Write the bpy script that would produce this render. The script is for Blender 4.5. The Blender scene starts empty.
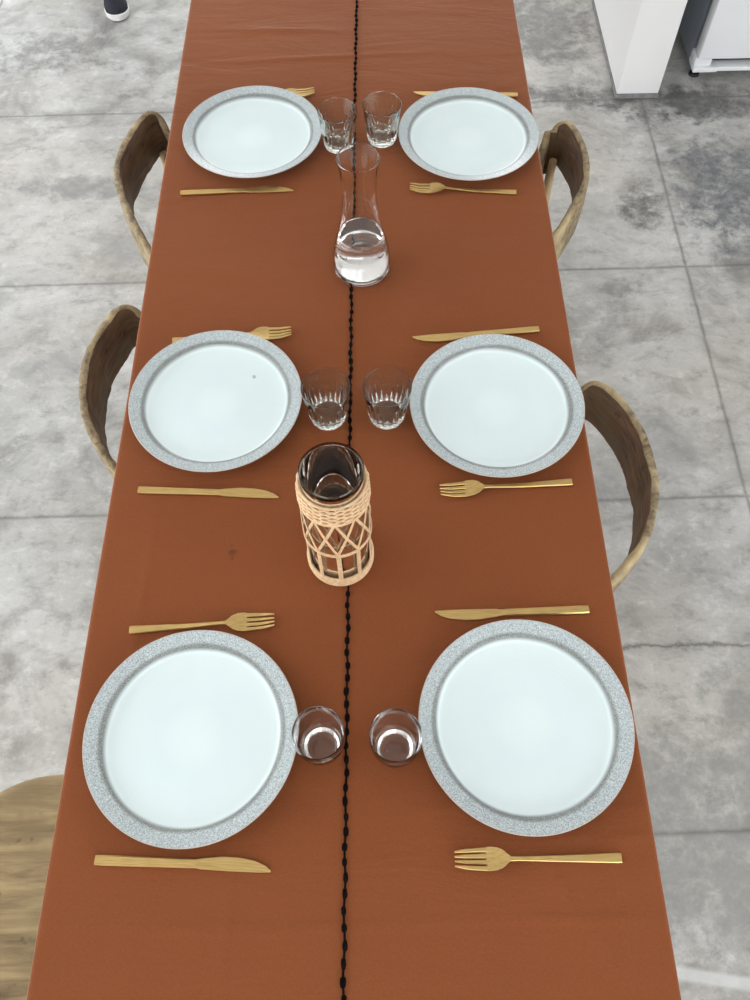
import bpy, bmesh, math, random
from mathutils import Vector, Matrix, noise as mnoise
random.seed(7)
C = bpy.context.scene.collection
PI = math.pi
TZ = 0.75                       # table top height

# ------------------------------------------------------------------ helpers
def tag(o, label=None, cat=None, group=None, kind=None):
    if label: o['label'] = label
    if cat: o['category'] = cat
    if group: o['group'] = group
    if kind: o['kind'] = kind
    return o

def empty(name, loc, rz=0.0):
    o = bpy.data.objects.new(name, None); C.objects.link(o)
    o.empty_display_size = 0.05
    o.location = loc; o.rotation_euler = (0, 0, rz)
    return o

def mesh_obj(name, bm, mats, parent=None, smooth=True, angle=40):
    bmesh.ops.recalc_face_normals(bm, faces=bm.faces)
    me = bpy.data.meshes.new(name); bm.to_mesh(me); bm.free()
    for m in (mats if isinstance(mats, (list, tuple)) else [mats]): me.materials.append(m)
    if smooth:
        me.polygons.foreach_set('use_smooth', [True] * len(me.polygons))
        try: me.set_sharp_from_angle(angle=math.radians(angle))
        except Exception: pass
    o = bpy.data.objects.new(name, me); C.objects.link(o)
    if parent: o.parent = parent
    return o

def copy_tree(o, parent=None):
    c = o.copy(); C.objects.link(c)
    if parent: c.parent = parent
    for ch in list(o.children): copy_tree(ch, c)
    return c

def add_box(bm, x0, x1, y0, y1, z0, z1, bevel=0.0, seg=2):
    r = bmesh.ops.create_cube(bm, size=1.0)
    vs = r['verts']
    bmesh.ops.scale(bm, vec=(x1-x0, y1-y0, z1-z0), verts=vs)
    bmesh.ops.translate(bm, vec=((x0+x1)/2, (y0+y1)/2, (z0+z1)/2), verts=vs)
    if bevel > 0:
        es = list({e for v in vs for e in v.link_edges})
        bmesh.ops.bevel(bm, geom=es, offset=bevel, segments=seg, affect='EDGES', profile=0.5)

def add_lathe(bm, prof, n=64, close=False, rfun=None, cap_first=False, cap_last=False):
    """prof: list of (r, z); r = 0 makes a pole."""
    rings = []
    for r, z in prof:
        if r < 1e-6:
            rings.append([bm.verts.new((0, 0, z))])
        else:
            ring = []
            for i in range(n):
                a = 2*PI*i/n
                rr = r + (rfun(a, z, r) if rfun else 0)
                ring.append(bm.verts.new((rr*math.cos(a), rr*math.sin(a), z)))
            rings.append(ring)
    pairs = list(zip(rings[:-1], rings[1:]))
    if close: pairs.append((rings[-1], rings[0]))
    for A, B in pairs:
        for i in range(n):
            j = (i+1) % n
            if len(A) == 1 and len(B) == 1: continue
            if len(A) == 1: bm.faces.new((A[0], B[i], B[j]))
            elif len(B) == 1: bm.faces.new((A[i], A[j], B[0]))
            else: bm.faces.new((A[i], A[j], B[j], B[i]))
    if cap_first and len(rings[0]) > 1: bm.faces.new(rings[0])
    if cap_last and len(rings[-1]) > 1: bm.faces.new(rings[-1])

def add_loft(bm, sections, caps=True, closed=False, mat_of=None):
    """sections: list of equal-length vertex loops."""
    rows = [[bm.verts.new(p) for p in s] for s in sections]
    m = len(rows[0])
    prs = list(zip(rows[:-1], rows[1:]))
    if closed: prs.append((rows[-1], rows[0]))
    for A, B in prs:
        for i in range(m):
            j = (i+1) % m
            f = bm.faces.new((A[i], A[j], B[j], B[i]))
            if mat_of: f.material_index = mat_of(i)
    if caps and not closed:
        bm.faces.new(rows[0]); bm.faces.new(list(reversed(rows[-1])))

def add_tube(bm, pts, radii, n=8, closed=False, flat=None):
    """round tube through pts; flat=(w,t, normal_fn) not needed here."""
    P = [Vector(p) for p in pts]
    if not isinstance(radii, (list, tuple)): radii = [radii]*len(P)
    secs = []
    for k, p in enumerate(P):
        if closed: t = P[(k+1) % len(P)] - P[k-1]
        else: t = P[min(k+1, len(P)-1)] - P[max(k-1, 0)]
        t.normalize()
        up = Vector((0, 0, 1)) if abs(t.z) < 0.9 else Vector((1, 0, 0))
        a = t.cross(up).normalized(); b = a.cross(t).normalized()
        secs.append([p + radii[k]*(math.cos(2*PI*i/n)*a + math.sin(2*PI*i/n)*b) for i in range(n)])
    add_loft(bm, secs, closed=closed)

def add_strip(bm, pts, normals, w, t):
    """flat strip with a rounded section following pts; w across, t along the normal."""
    P = [Vector(p) for p in pts]; secs = []
    for k, p in enumerate(P):
        tg = (P[min(k+1, len(P)-1)] - P[max(k-1, 0)]).normalized()
        nn = Vector(normals[k]).normalized(); s = tg.cross(nn).normalized()
        secs.append([p + s*(w/2*math.cos(a)) + nn*(t/2*math.sin(a)) for a in [2*PI*i/8 for i in range(8)]])
    add_loft(bm, secs)

def interp(xs, ys, x):
    if x <= xs[0]: return ys[0]
    for i in range(len(xs)-1):
        if x <= xs[i+1]:
            u = (x-xs[i])/(xs[i+1]-xs[i]); return ys[i]+(ys[i+1]-ys[i])*u
    return ys[-1]

def smooth_prof(pts, sub=6):
    """Catmull-Rom through (r, z) points"""
    out = []
    for i in range(len(pts)-1):
        p0 = pts[max(i-1, 0)]; p1 = pts[i]; p2 = pts[i+1]; p3 = pts[min(i+2, len(pts)-1)]
        for k in range(sub):
            t = k/sub
            out.append(tuple(0.5*((2*p1[j]) + (-p0[j]+p2[j])*t + (2*p0[j]-5*p1[j]+4*p2[j]-p3[j])*t*t + (-p0[j]+3*p1[j]-3*p2[j]+p3[j])*t**3) for j in range(len(p1))))
    out.append(pts[-1])
    return out

# ------------------------------------------------------------------ materials
class NT:
    def __init__(s, name):
        s.m = bpy.data.materials.new(name); s.m.use_nodes = True
        s.t = s.m.node_tree; s.b = s.t.nodes['Principled BSDF']
    def n(s, typ, **kw):
        nd = s.t.nodes.new(typ)
        for k, v in kw.items(): setattr(nd, k, v)
        return nd
    def l(s, a, b): s.t.links.new(a, b)
    def inp(s, **kw):
        for k, v in kw.items(): s.b.inputs[k.replace('_', ' ')].default_value = v
    def coord(s, which='Object'): return s.n('ShaderNodeTexCoord').outputs[which]
    def mapping(s, vec, scale=(1, 1, 1), loc=(0, 0, 0)):
        m = s.n('ShaderNodeMapping'); m.inputs['Scale'].default_value = scale; m.inputs['Location'].default_value = loc
        s.l(vec, m.inputs['Vector']); return m.outputs[0]
    def noise(s, vec, scale, detail=4, rough=0.5, dist=0.0):
        n = s.n('ShaderNodeTexNoise'); n.inputs['Scale'].default_value = scale; n.inputs['Detail'].default_value = detail
        n.inputs['Roughness'].default_value = rough; n.inputs['Distortion'].default_value = dist
        s.l(vec, n.inputs['Vector']); return n.outputs['Fac']
    def ramp(s, fac, stops, interp='LINEAR'):
        r = s.n('ShaderNodeValToRGB'); r.color_ramp.interpolation = interp
        els = r.color_ramp.elements
        while len(els) > 1: els.remove(els[-1])
        for i, (p, c) in enumerate(stops):
            e = els[0] if i == 0 else els.new(p)
            e.position = p
            e.color = (c, c, c, 1) if isinstance(c, (int, float)) else (*c, 1)
        s.l(fac, r.inputs[0]); return r.outputs[0]
    def math(s, op, a, b=None, c=None, clamp=False):
        m = s.n('ShaderNodeMath', operation=op); m.use_clamp = clamp
        for i, v in enumerate((a, b, c)):
            if v is None: continue
            if isinstance(v, (int, float)): m.inputs[i].default_value = v
            else: s.l(v, m.inputs[i])
        return m.outputs[0]
    def mix(s, fac, a, b, blend='MIX'):
        m = s.n('ShaderNodeMix', data_type='RGBA', blend_type=blend)
        for sock, v in ((m.inputs[0], fac), (m.inputs[6], a), (m.inputs[7], b)):
            if isinstance(v, (int, float)): sock.default_value = v
            elif isinstance(v, tuple): sock.default_value = (*v, 1)
            else: s.l(v, sock)
        return m.outputs[2]
    def bump(s, h, strength=0.3, dist=0.001):
        b = s.n('ShaderNodeBump'); b.inputs['Strength'].default_value = strength; b.inputs['Distance'].default_value = dist
        s.l(h, b.inputs['Height']); s.l(b.outputs[0], s.b.inputs['Normal'])
    def sep(s, vec):
        x = s.n('ShaderNodeSeparateXYZ'); s.l(vec, x.inputs[0]); return x.outputs
    def col(s, c):
        if isinstance(c, tuple): s.b.inputs['Base Color'].default_value = (*c, 1)
        else: s.l(c, s.b.inputs['Base Color'])

def simple(name, color, rough=0.5, metal=0.0, var=0.06, scale=8):
    t = NT(name); v = t.noise(t.coord(), scale, 3)
    lo = tuple(max(0, c*(1-var)) for c in color); hi = tuple(min(1, c*(1+var)) for c in color)
    t.col(t.ramp(v, [(0.3, lo), (0.7, hi)])); t.inp(Roughness=rough, Metallic=metal)
    return t.m

def mat_cloth():
    t = NT('rust_cotton'); P = t.coord()
    big = t.noise(P, 3.0, 3); fine = t.noise(t.mapping(P, (900, 260, 300)), 1.0, 2)
    fine2 = t.noise(t.mapping(P, (240, 900, 300)), 1.0, 2)
    w = t.math('ADD', t.math('MULTIPLY', fine, 0.5), t.math('MULTIPLY', fine2, 0.5))
    c = t.ramp(w, [(0.3, (0.190, 0.052, 0.0145)), (0.7, (0.255, 0.073, 0.022))])
    c = t.mix(t.ramp(big, [(0.35, 0.0), (0.7, 0.35)]), c, (0.255, 0.076, 0.024))
    # dark drip stain near the middle left knife
    x, y, z = t.sep(P)
    nz = t.noise(P, 60, 2)
    for (sx, sy, r) in ((-0.2188, 0.513, 0.008), (-0.2172, 0.503, 0.004), (-0.2200, 0.523, 0.004)):
        d = t.math('SQRT', t.math('ADD', t.math('POWER', t.math('SUBTRACT', x, sx), 2), t.math('POWER', t.math('SUBTRACT', y, sy), 2)))
        d = t.math('ADD', d, t.math('MULTIPLY', t.math('SUBTRACT', nz, 0.5), 0.012))
        k = t.ramp(t.math('DIVIDE', d, r), [(0.3, 0.55), (1.0, 0.0)])
        c = t.mix(k, c, (0.075, 0.022, 0.010))
    t.col(c); t.inp(Roughness=0.85)
    t.b.inputs['Sheen Weight'].default_value = 0.85; t.b.inputs['Sheen Roughness'].default_value = 0.30
    t.b.inputs['Sheen Tint'].default_value = (1, 0.75, 0.62, 1)
    t.b.inputs['Specular IOR Level'].default_value = 0.25
    wr = t.noise(t.mapping(P, (5, 16, 6)), 1.0, 5, 0.55, 0.5)
    t.bump(t.math('ADD', t.math('MULTIPLY', w, 0.25), t.math('MULTIPLY', wr, 2.2)), 0.6, 0.003)
    return t.m

def mat_plate():
    t = NT('speckled_glaze'); P = t.coord(); x, y, z = t.sep(P)
    r = t.math('SQRT', t.math('ADD', t.math('POWER', x, 2), t.math('POWER', y, 2)))
    wob = t.noise(t.mapping(P, (7, 7, 7)), 1.0, 2)
    rw = t.math('ADD', r, t.math('MULTIPLY', t.math('SUBTRACT', wob, 0.5), 0.004))
    sp = t.noise(P, 620, 2, 0.6); sp2 = t.noise(P, 1100, 1)
    rim = t.ramp(sp, [(0.34, (0.27, 0.295, 0.30)), (0.48, (0.43, 0.485, 0.505)), (0.64, (0.63, 0.69, 0.71))])
    dark = t.ramp(sp2, [(0.35, (0.11, 0.115, 0.11)), (0.65, (0.37, 0.40, 0.39))])
    well = t.ramp(t.noise(P, 14, 3), [(0.3, (0.70, 0.80, 0.825)), (0.7, (0.755, 0.85, 0.865))])
    pool = t.ramp(rw, [(0.0, (0.80, 0.90, 0.915)), (0.022, (0.78, 0.885, 0.90)), (0.045, (0.72, 0.835, 0.86)), (0.085, (0.74, 0.85, 0.87)), (0.112, (0.77, 0.875, 0.89))])
    well = t.mix(0.6, well, pool)
    edge_n = t.math('ADD', rw, t.math('MULTIPLY', t.math('SUBTRACT', sp2, 0.5), 0.003))
    m_rim = t.ramp(edge_n, [(0.1137, 0.0), (0.1144, 1.0)])
    ang = t.noise(t.mapping(P, (9, 9, 9)), 1.0, 1)
    wid = t.math('ADD', 0.1150, t.math('MULTIPLY', ang, 0.0095))
    m_dark = t.math('SUBTRACT', 1.0, t.ramp(t.math('SUBTRACT', edge_n, wid), [(-0.0012, 0.0), (0.0012, 1.0)]))
    c = t.mix(m_dark, rim, dark)
    c = t.mix(m_rim, well, c)
    lip = t.ramp(r, [(0.1378, 0.0), (0.1385, 1.0)])
    c = t.mix(t.math('MULTIPLY', lip, 0.75), c, (0.50, 0.42, 0.36))  # tan edge: the cloth's orange reflection painted onto the lip
    t.col(c); t.inp(Roughness=0.28)
    t.b.inputs['Specular IOR Level'].default_value = 0.4
    rings = t.math('SINE', t.math('MULTIPLY', rw, 900))
    t.bump(t.math('ADD', t.math('MULTIPLY', rings, 0.3), sp), 0.06, 0.001)
    return t.m

def mat_gold():
    t = NT('brushed_gold'); P = t.coord()
    br = t.noise(t.mapping(P, (40, 900, 900)), 1.0, 2)
    t.col(t.ramp(br, [(0.3, (0.54, 0.36, 0.13)), (0.7, (0.72, 0.51, 0.22))]))
    t.inp(Metallic=1.0); t.l(t.ramp(br, [(0.3, 0.30), (0.7, 0.42)]), t.b.inputs['Roughness'])
    return t.m

def mat_glass(name, tint, ior=1.45, rough=0.0):
    t = NT(name)
    t.b.inputs['Transmission Weight'].default_value = 1.0
    t.inp(Roughness=rough, IOR=ior)
    t.col(t.ramp(t.noise(t.coord(), 6, 2), [(0.3, tint), (0.7, tuple(min(1, c*1.01) for c in tint))]))
    return t.m

def mat_wood(name, dark, light, streak=(1.2, 26, 26), scale=5.0, rough=0.6, patch=None, bump=0.4):
    t = NT(name); P = t.coord()
    g = t.noise(t.mapping(P, streak), scale, 6, 0.62, 0.4)
    c = t.ramp(g, [(0.30, dark), (0.5, tuple((a+b)/2 for a, b in zip(dark, light))), (0.68, light)])
    pn = t.noise(P, 9, 3, 0.6)
    if patch: c = t.mix(t.ramp(pn, [(0.50, 0.0), (0.68, 0.75)]), c, patch)
    kn = t.noise(P, 34, 2)
    c = t.mix(t.ramp(kn, [(0.26, 0.7), (0.34, 0.0)]), c, tuple(x*0.35 for x in dark))
    t.col(c); t.inp(Roughness=rough)
    t.bump(t.math('ADD', g, t.math('MULTIPLY', pn, 0.5)), bump, 0.003)
    return t.m

def mat_floor():
    t = NT('polished_concrete'); P = t.coord(); x, y, z = t.sep(P)
    a = t.noise(P, 1.6, 8, 0.62, 0.6); b = t.noise(t.mapping(P, (1, 1, 1), (3.1, 7.7, 0)), 4.2, 8, 0.65, 0.8)
    c3 = t.noise(t.mapping(P, (1, 1.8, 1), (9, 2, 0)), 9.0, 9, 0.7, 0.5); f = t.noise(P, 130, 3, 0.6)
    base = t.ramp(a, [(0.30, (0.34, 0.33, 0.31)), (0.5, (0.485, 0.475, 0.455)), (0.68, (0.60, 0.59, 0.575))])
    base = t.mix(t.ramp(b, [(0.32, 0.9), (0.50, 0.0)]), base, (0.205, 0.195, 0.18))
    base = t.mix(t.ramp(b, [(0.55, 0.0), (0.68, 0.6)]), base, (0.68, 0.67, 0.66))
    base = t.mix(t.ramp(c3, [(0.32, 0.7), (0.47, 0.0)]), base, (0.27, 0.26, 0.245))
    base = t.mix(t.ramp(c3, [(0.54, 0.0), (0.68, 0.55)]), base, (0.66, 0.655, 0.645))
    tint = t.noise(t.mapping(P, (1, 1, 1), (21, 3, 0)), 1.1, 3)
    base = t.mix(t.ramp(tint, [(0.42, 0.0), (0.66, 0.45)]), base, (0.50, 0.45, 0.385))
    base = t.mix(t.ramp(f, [(0.3, 0.12), (0.7, 0.0)]), base, (0.2, 0.2, 0.2))
    md = t.noise(t.mapping(P, (1, 1.3, 1), (4, 17, 0)), 13, 10, 0.72)
    base = t.mix(t.ramp(md, [(0.33, 0.6), (0.47, 0.0)]), base, (0.20, 0.192, 0.18))
    base = t.mix(t.ramp(md, [(0.54, 0.0), (0.68, 0.5)]), base, (0.74, 0.73, 0.715))
    # stains and one wide darker tone, each with its place on the slab: x, y, rx, ry, colour, strength
    n1 = t.math('ADD', t.math('MULTIPLY', t.noise(P, 5, 9, 0.72, 0.6), 0.5), t.math('MULTIPLY', t.noise(P, 19, 8, 0.72, 0.3), 0.5))
    n2 = t.ramp(t.noise(P, 28, 8, 0.75), [(0.34, 0.5), (0.58, 1.0)])
    for (sx, sy, rx, ry, colr, st) in STAINS_AND_TONES:
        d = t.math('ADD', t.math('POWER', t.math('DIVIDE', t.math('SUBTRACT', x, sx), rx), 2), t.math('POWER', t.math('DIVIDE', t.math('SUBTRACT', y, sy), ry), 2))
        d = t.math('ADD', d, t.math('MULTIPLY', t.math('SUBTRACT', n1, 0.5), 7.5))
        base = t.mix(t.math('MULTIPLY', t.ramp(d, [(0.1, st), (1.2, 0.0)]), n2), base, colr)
    # saw-cut joints every 0.8 m
    jw = t.noise(P, 9, 5, 0.7); jo = t.math('MULTIPLY', t.math('SUBTRACT', jw, 0.5), 0.012)
    def joint(v, off, jo):
        u = t.math('ADD', t.math('SUBTRACT', v, off - 80.0), jo)
        u = t.math('MODULO', u, 0.8)
        return t.math('MINIMUM', u, t.math('SUBTRACT', 0.8, u))
    skew = t.math('ADD', y, t.math('MULTIPLY', x, -0.016))
    jd = t.math('MINIMUM', joint(x, 0.950, jo), joint(skew, 0.187, jo))
    # wandering crack on the right of the table
    cr = t.math('ADD', t.math('SUBTRACT', y, 0.607), t.math('MULTIPLY', t.math('SUBTRACT', t.noise(P, 7, 6, 0.65), 0.5), 0.08))
    cr = t.math('ABSOLUTE', cr)
    gate = t.math('MULTIPLY', t.math('GREATER_THAN', x, 0.3), t.math('LESS_THAN', x, 0.948))
    cr = t.math('ADD', cr, t.math('MULTIPLY', t.math('SUBTRACT', 1.0, gate), 1.0))
    jl = t.math('MULTIPLY', t.ramp(jd, [(0.0020, 1.0), (0.0055, 0.0)]), t.ramp(jw, [(0.35, 1.0), (0.62, 0.55)]))
    cl = t.ramp(cr, [(0.0015, 1.0), (0.005, 0.0)])
    soft = t.math('MULTIPLY', t.ramp(t.math('MINIMUM', jd, cr), [(0.0, 0.45), (0.035, 0.0)]), t.ramp(t.noise(P, 5, 4), [(0.4, 0.0), (0.62, 1.0)]))
    base = t.mix(soft, base, (0.23, 0.225, 0.215))
    base = t.mix(t.math('MULTIPLY', t.math('MAXIMUM', jl, cl), 0.8), base, (0.12, 0.115, 0.105))
    # pale strip let into the slab near the table's right front corner
    sd = t.math('ABSOLUTE', t.math('ADD', t.math('SUBTRACT', y, -0.060), t.math('MULTIPLY', t.math('SUBTRACT', x, 0.59), 0.16)))
    sm = t.math('MULTIPLY', t.ramp(sd, [(0.010, 0.6), (0.013, 0.0)]), t.math('MULTIPLY', t.math('GREATER_THAN', x, 0.4), t.math('LESS_THAN', x, 1.3)))
    base = t.mix(sm, base, (0.68, 0.68, 0.67))
    t.col(base)
    t.l(t.ramp(b, [(0.3, 0.42), (0.65, 0.24)]), t.b.inputs['Roughness'])
    t.b.inputs['Specular IOR Level'].default_value = 0.5
    h = t.math('SUBTRACT', t.math('MULTIPLY', c3, 0.3), t.math('MAXIMUM', jl, cl))
    t.bump(h, 0.25, 0.003)
    return t.m

STAINS_AND_TONES = [
    (0.85, 0.15, 0.60, 0.40, (0.27, 0.262, 0.247), 0.9),  # wide darker tone across the near right floor
    (0.62, 2.0, 0.30, 0.30, (0.36, 0.35, 0.33), 0.5),
    (1.00, 2.60, 0.60, 0.16, (0.26, 0.255, 0.245), 0.6),
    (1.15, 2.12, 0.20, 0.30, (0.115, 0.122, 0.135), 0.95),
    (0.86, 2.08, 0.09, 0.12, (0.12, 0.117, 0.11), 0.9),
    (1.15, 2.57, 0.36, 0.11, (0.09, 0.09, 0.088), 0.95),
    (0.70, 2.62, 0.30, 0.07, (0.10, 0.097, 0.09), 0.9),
    (0.74, 1.72, 0.07, 0.04, (0.2, 0.195, 0.185), 0.8),
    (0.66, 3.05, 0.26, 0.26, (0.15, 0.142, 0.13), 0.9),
    (0.62, 1.02, 0.12, 0.05, (0.25, 0.245, 0.24), 0.7),
    (0.90, 0.21, 0.18, 0.05, (0.24, 0.235, 0.225), 0.7),
    (0.78, 1.15, 0.10, 0.15, (0.3, 0.295, 0.285), 0.6),
    (-1.22, 2.92, 0.24, 0.13, (0.17, 0.162, 0.15), 0.9),
    (-0.95, 2.20, 0.32, 0.06, (0.24, 0.235, 0.23), 0.8),
    (-0.75, 1.95, 0.14, 0.10, (0.32, 0.315, 0.31), 0.7),
    (-0.95, 1.45, 0.12, 0.06, (0.33, 0.325, 0.32), 0.7),
]

M_cloth = mat_cloth(); M_plate = mat_plate(); M_gold = mat_gold()
M_thread = simple('black_thread', (0.007, 0.0055, 0.005), 0.95)
M_thread.node_tree.nodes['Principled BSDF'].inputs['Specular IOR Level'].default_value = 0.05
M_tumbler = mat_glass('tumbler_glass', (0.925, 0.975, 0.95))
M_clear = mat_glass('clear_glass', (0.985, 0.99, 0.99))
M_smoke = mat_glass('smoked_glass', (0.29, 0.24, 0.205), 1.30)
M_water = mat_glass('water', (0.985, 0.995, 1.0), 1.33)
M_rattan = mat_wood('rattan', (0.58, 0.36, 0.19), (0.80, 0.58, 0.36), (60, 60, 60), 3, 0.55, None, 0.15)
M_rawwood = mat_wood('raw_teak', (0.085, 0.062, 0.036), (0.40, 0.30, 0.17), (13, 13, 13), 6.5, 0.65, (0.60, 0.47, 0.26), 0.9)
M_inner = mat_wood('shaded_inner_teak', (0.030, 0.013, 0.006), (0.185, 0.095, 0.044), (2, 3, 16), 6.0, 0.55, (0.125, 0.082, 0.042), 0.5)  # dark inner face: stained tone plus shade put into the colour
M_seat = mat_wood('seat_teak', (0.17, 0.11, 0.05), (0.54, 0.395, 0.195), (1.3, 13, 13), 3.6, 0.6, (0.27, 0.19, 0.09), 0.5)
M_pale = mat_wood('leg_teak', (0.42, 0.29, 0.15), (0.62, 0.46, 0.27), (14, 14, 1.2), 4.0, 0.6, None, 0.3)
M_tabwood = mat_wood('table_timber', (0.16, 0.09, 0.045), (0.30, 0.18, 0.09), (20, 1.2, 20), 3.0)
M_wall = simple('white_plaster', (0.91, 0.91, 0.91), 0.6, 0, 0.015, 3)
M_ceil = simple('ceiling_white', (0.83, 0.83, 0.82), 0.7, 0, 0.015, 3)
M_frame = simple('aluminium_frame', (0.60, 0.61, 0.62), 0.4, 0.0, 0.03)
M_grey = simple('grey_base', (0.22, 0.22, 0.22), 0.8, 0, 0.2, 40)
M_fr_white = simple('enamel_white', (0.88, 0.90, 0.92), 0.2, 0, 0.01, 3)
M_fr_grey = simple('fridge_side_grey', (0.20, 0.225, 0.26), 0.35, 0, 0.03, 3)
M_black = simple('black_rubber', (0.025, 0.025, 0.028), 0.6, 0, 0.1)
M_steel = simple('zinc_steel', (0.62, 0.62, 0.63), 0.35, 0.8, 0.08, 30)

# ------------------------------------------------------------------ the setting
XL, XR, YN, YF, ZC = -3.1, 3.1, -2.8, 6.0, 2.8
bm = bmesh.new(); add_box(bm, XL, XR, YN, YF, -0.1, 0.0)
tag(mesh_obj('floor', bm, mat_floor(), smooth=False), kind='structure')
bm = bmesh.new(); add_box(bm, XL, XR, YN, YF, ZC, ZC+0.1)
tag(mesh_obj('ceiling', bm, M_ceil, smooth=False), kind='structure')

def wall(name, axis, c0, c1, a0, a1, openings):
    """wall slab with rectangular openings (u0,u1,z0,z1) along its length."""
    bm = bmesh.new()
    us = sorted({a0, a1, *[o[0] for o in openings], *[o[1] for o in openings]})
    for u0, u1 in zip(us[:-1], us[1:]):
        mid = (u0+u1)/2; hit = [o for o in openings if o[0] < mid < o[1]]
        zs = [(0.0, ZC)] if not hit else [(0.0, hit[0][2]), (hit[0][3], ZC)]
        for z0, z1 in zs:
            if z1 - z0 < 1e-3: continue
            if axis == 'x': add_box(bm, c0, c1, u0, u1, z0, z1)
            else: add_box(bm, u0, u1, c0, c1, z0, z1)
    return tag(mesh_obj(name, bm, M_wall, smooth=False), kind='structure')

nwin = 0
def window(axis, c0, c1, o, mull):
    global nwin
    nwin += 1
    bm = bmesh.new(); w = 0.05
    u0, u1, z0, z1 = o
    bars = [(u0, u0+w, z0, z1), (u1-w, u1, z0, z1), (u0+w, u1-w, z0, z0+w), (u0+w, u1-w, z1-w, z1)]
    for k in range(1, mull):
        u = u0 + (u1-u0)*k/mull; bars.append((u-w/2, u+w/2, z0+w, z1-w))
    cm = (c0+c1)/2
    for a, b, p, q in bars:
        if axis == 'x': add_box(bm, cm-0.03, cm+0.03, a, b, p, q)
        else: add_box(bm, a, b, cm-0.03, cm+0.03, p, q)
    tag(mesh_obj('window_%d' % nwin, bm, M_frame, smooth=False), kind='structure')

OPEN_L = [(-1.3, 2.3, 0.06, 2.6), (3.8, 5.0, 0.06, 2.4)]
OPEN_N = [(-0.2, 2.8, 0.9, 2.6)]
OPEN_F = [(-3.0, -2.45, 0.6, 2.45), (-2.0, -1.78, 0.4, 2.3), (-1.1, 0.85, 0.5, 2.6)]
OPEN_R = [(-1.2, 0.6, 1.0, 2.45)]  # unseen window, added and sized to light the partition's front
wall('wall_left', 'x', XL-0.15, XL, YN, YF, OPEN_L)
wall('wall_right', 'x', XR, XR+0.15, YN, YF, OPEN_R)
wall('wall_near', 'y', YN-0.15, YN, XL, XR, OPEN_N)
wall('wall_far', 'y', YF, YF+0.15, XL, XR, OPEN_F)
for o in OPEN_L: window('x', XL-0.15, XL, o, 3)
for o in OPEN_R: window('x', XR, XR+0.15, o, 2)
for o in OPEN_N: window('y', YN-0.15, YN, o, 4)
for o in OPEN_F: window('y', YF, YF+0.15, o, 1)
# free end of the white partition beside the kitchen
bm = bmesh.new(); add_box(bm, 0.861, 1.008, 2.614, 4.6, 0.012, ZC, 0.004, 2)
tag(mesh_obj('wall_partition', bm, M_wall), kind='structure')
bm = bmesh.new(); add_box(bm, 0.858, 1.011, 2.608, 4.6, 0.0, 0.012)  # thin dark grey strip along the partition's foot
tag(mesh_obj('base_strip_1', bm, M_grey, smooth=False), kind='structure')

# ------------------------------------------------------------------ table and cloth
def xl(y): return -0.4111 - 0.0042*y - 0.006*max(0.0, min(1.0, 1-y/0.8))
def xr(y): return 0.3389 - 0.0038*y
def xs(y): return interp([-0.06, 0.2, 0.6, 1.1, 1.92, 3.0], [-0.0494, -0.0476, -0.0452, -0.0415, -0.0318, -0.0230], y)
Y0, Y1 = -0.42, 2.70
tb = empty('dining_table', (0, (Y0+Y1)/2, 0))
tag(tb, 'long timber dining table hidden under the rust cloth', 'table')
bm = bmesh.new(); yc = (Y0+Y1)/2
secs = []
for y in [Y0+0.01+(Y1-Y0-0.02)*k/40 for k in range(41)]:
    secs.append([(xl(y)+0.007, y-yc, 0.720), (xr(y)-0.007, y-yc, 0.720), (xr(y)-0.007, y-yc, 0.7475), (xl(y)+0.007, y-yc, 0.7475)])
add_loft(bm, secs)
mesh_obj('tabletop', bm, M_tabwood, tb, smooth=False)
for y in (Y0+0.25, Y1-0.25):
    for x in (-0.12, 0.04):
        bm = bmesh.new(); add_box(bm, x-0.035, x+0.035, y-yc-0.035, y-yc+0.035, 0, 0.72, 0.006)
        mesh_obj('leg', bm, M_tabwood, tb)

def cloth_h(x, y):
    h = 0.00045*mnoise.noise((x*5, y*4, 1.3)) + 0.0003*mnoise.noise((x*17, y*6, 4.1))
    def ridge(d, w): return math.exp(-(d/w)**2)
    # pressed fold lines
    h += 0.0022*ridge(y-0.020-0.004*math.sin(x*9), 0.0035)*(0.6+0.6*mnoise.noise((x*7, 2.0, 0)))
    h += 0.0018*ridge(y-0.150+0.01*x, 0.0032)*max(0, min(1, (x-0.02)/0.1))
    h += 0.0018*ridge(y-0.114, 0.0030)*max(0, min(1, (x-0.05)/0.1))
    h += 0.0022*ridge(x-0.282+0.02*y, 0.005)*max(0, 1-abs(y-0.02)/0.2)
    h += 0.0012*ridge(x+0.345-0.03*(y-0.4), 0.007)*max(0, 1-abs(y-0.45)/0.25)
    h += 0.0020*ridge(x+0.19-0.02*y, 0.006)*max(0, 1-abs(y-0.02)/0.12)
    h += 0.0022*ridge(x-0.22+0.6*(y-0.05), 0.010)*max(0, 1-abs(y-0.02)/0.1)
    h += 0.0022*ridge(y-1.71-0.05*x, 0.006)*max(0, 1-abs(x+0.1)/0.3)
    h += 0.0022*ridge(y-1.80+0.04*x, 0.008)*max(0, 1-abs(x+0.2)/0.2)
    cap = 0.0028 if (y < 0.065 or y > 1.65) else 0.0014
    return max(-0.0006, min(cap, h))

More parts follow.
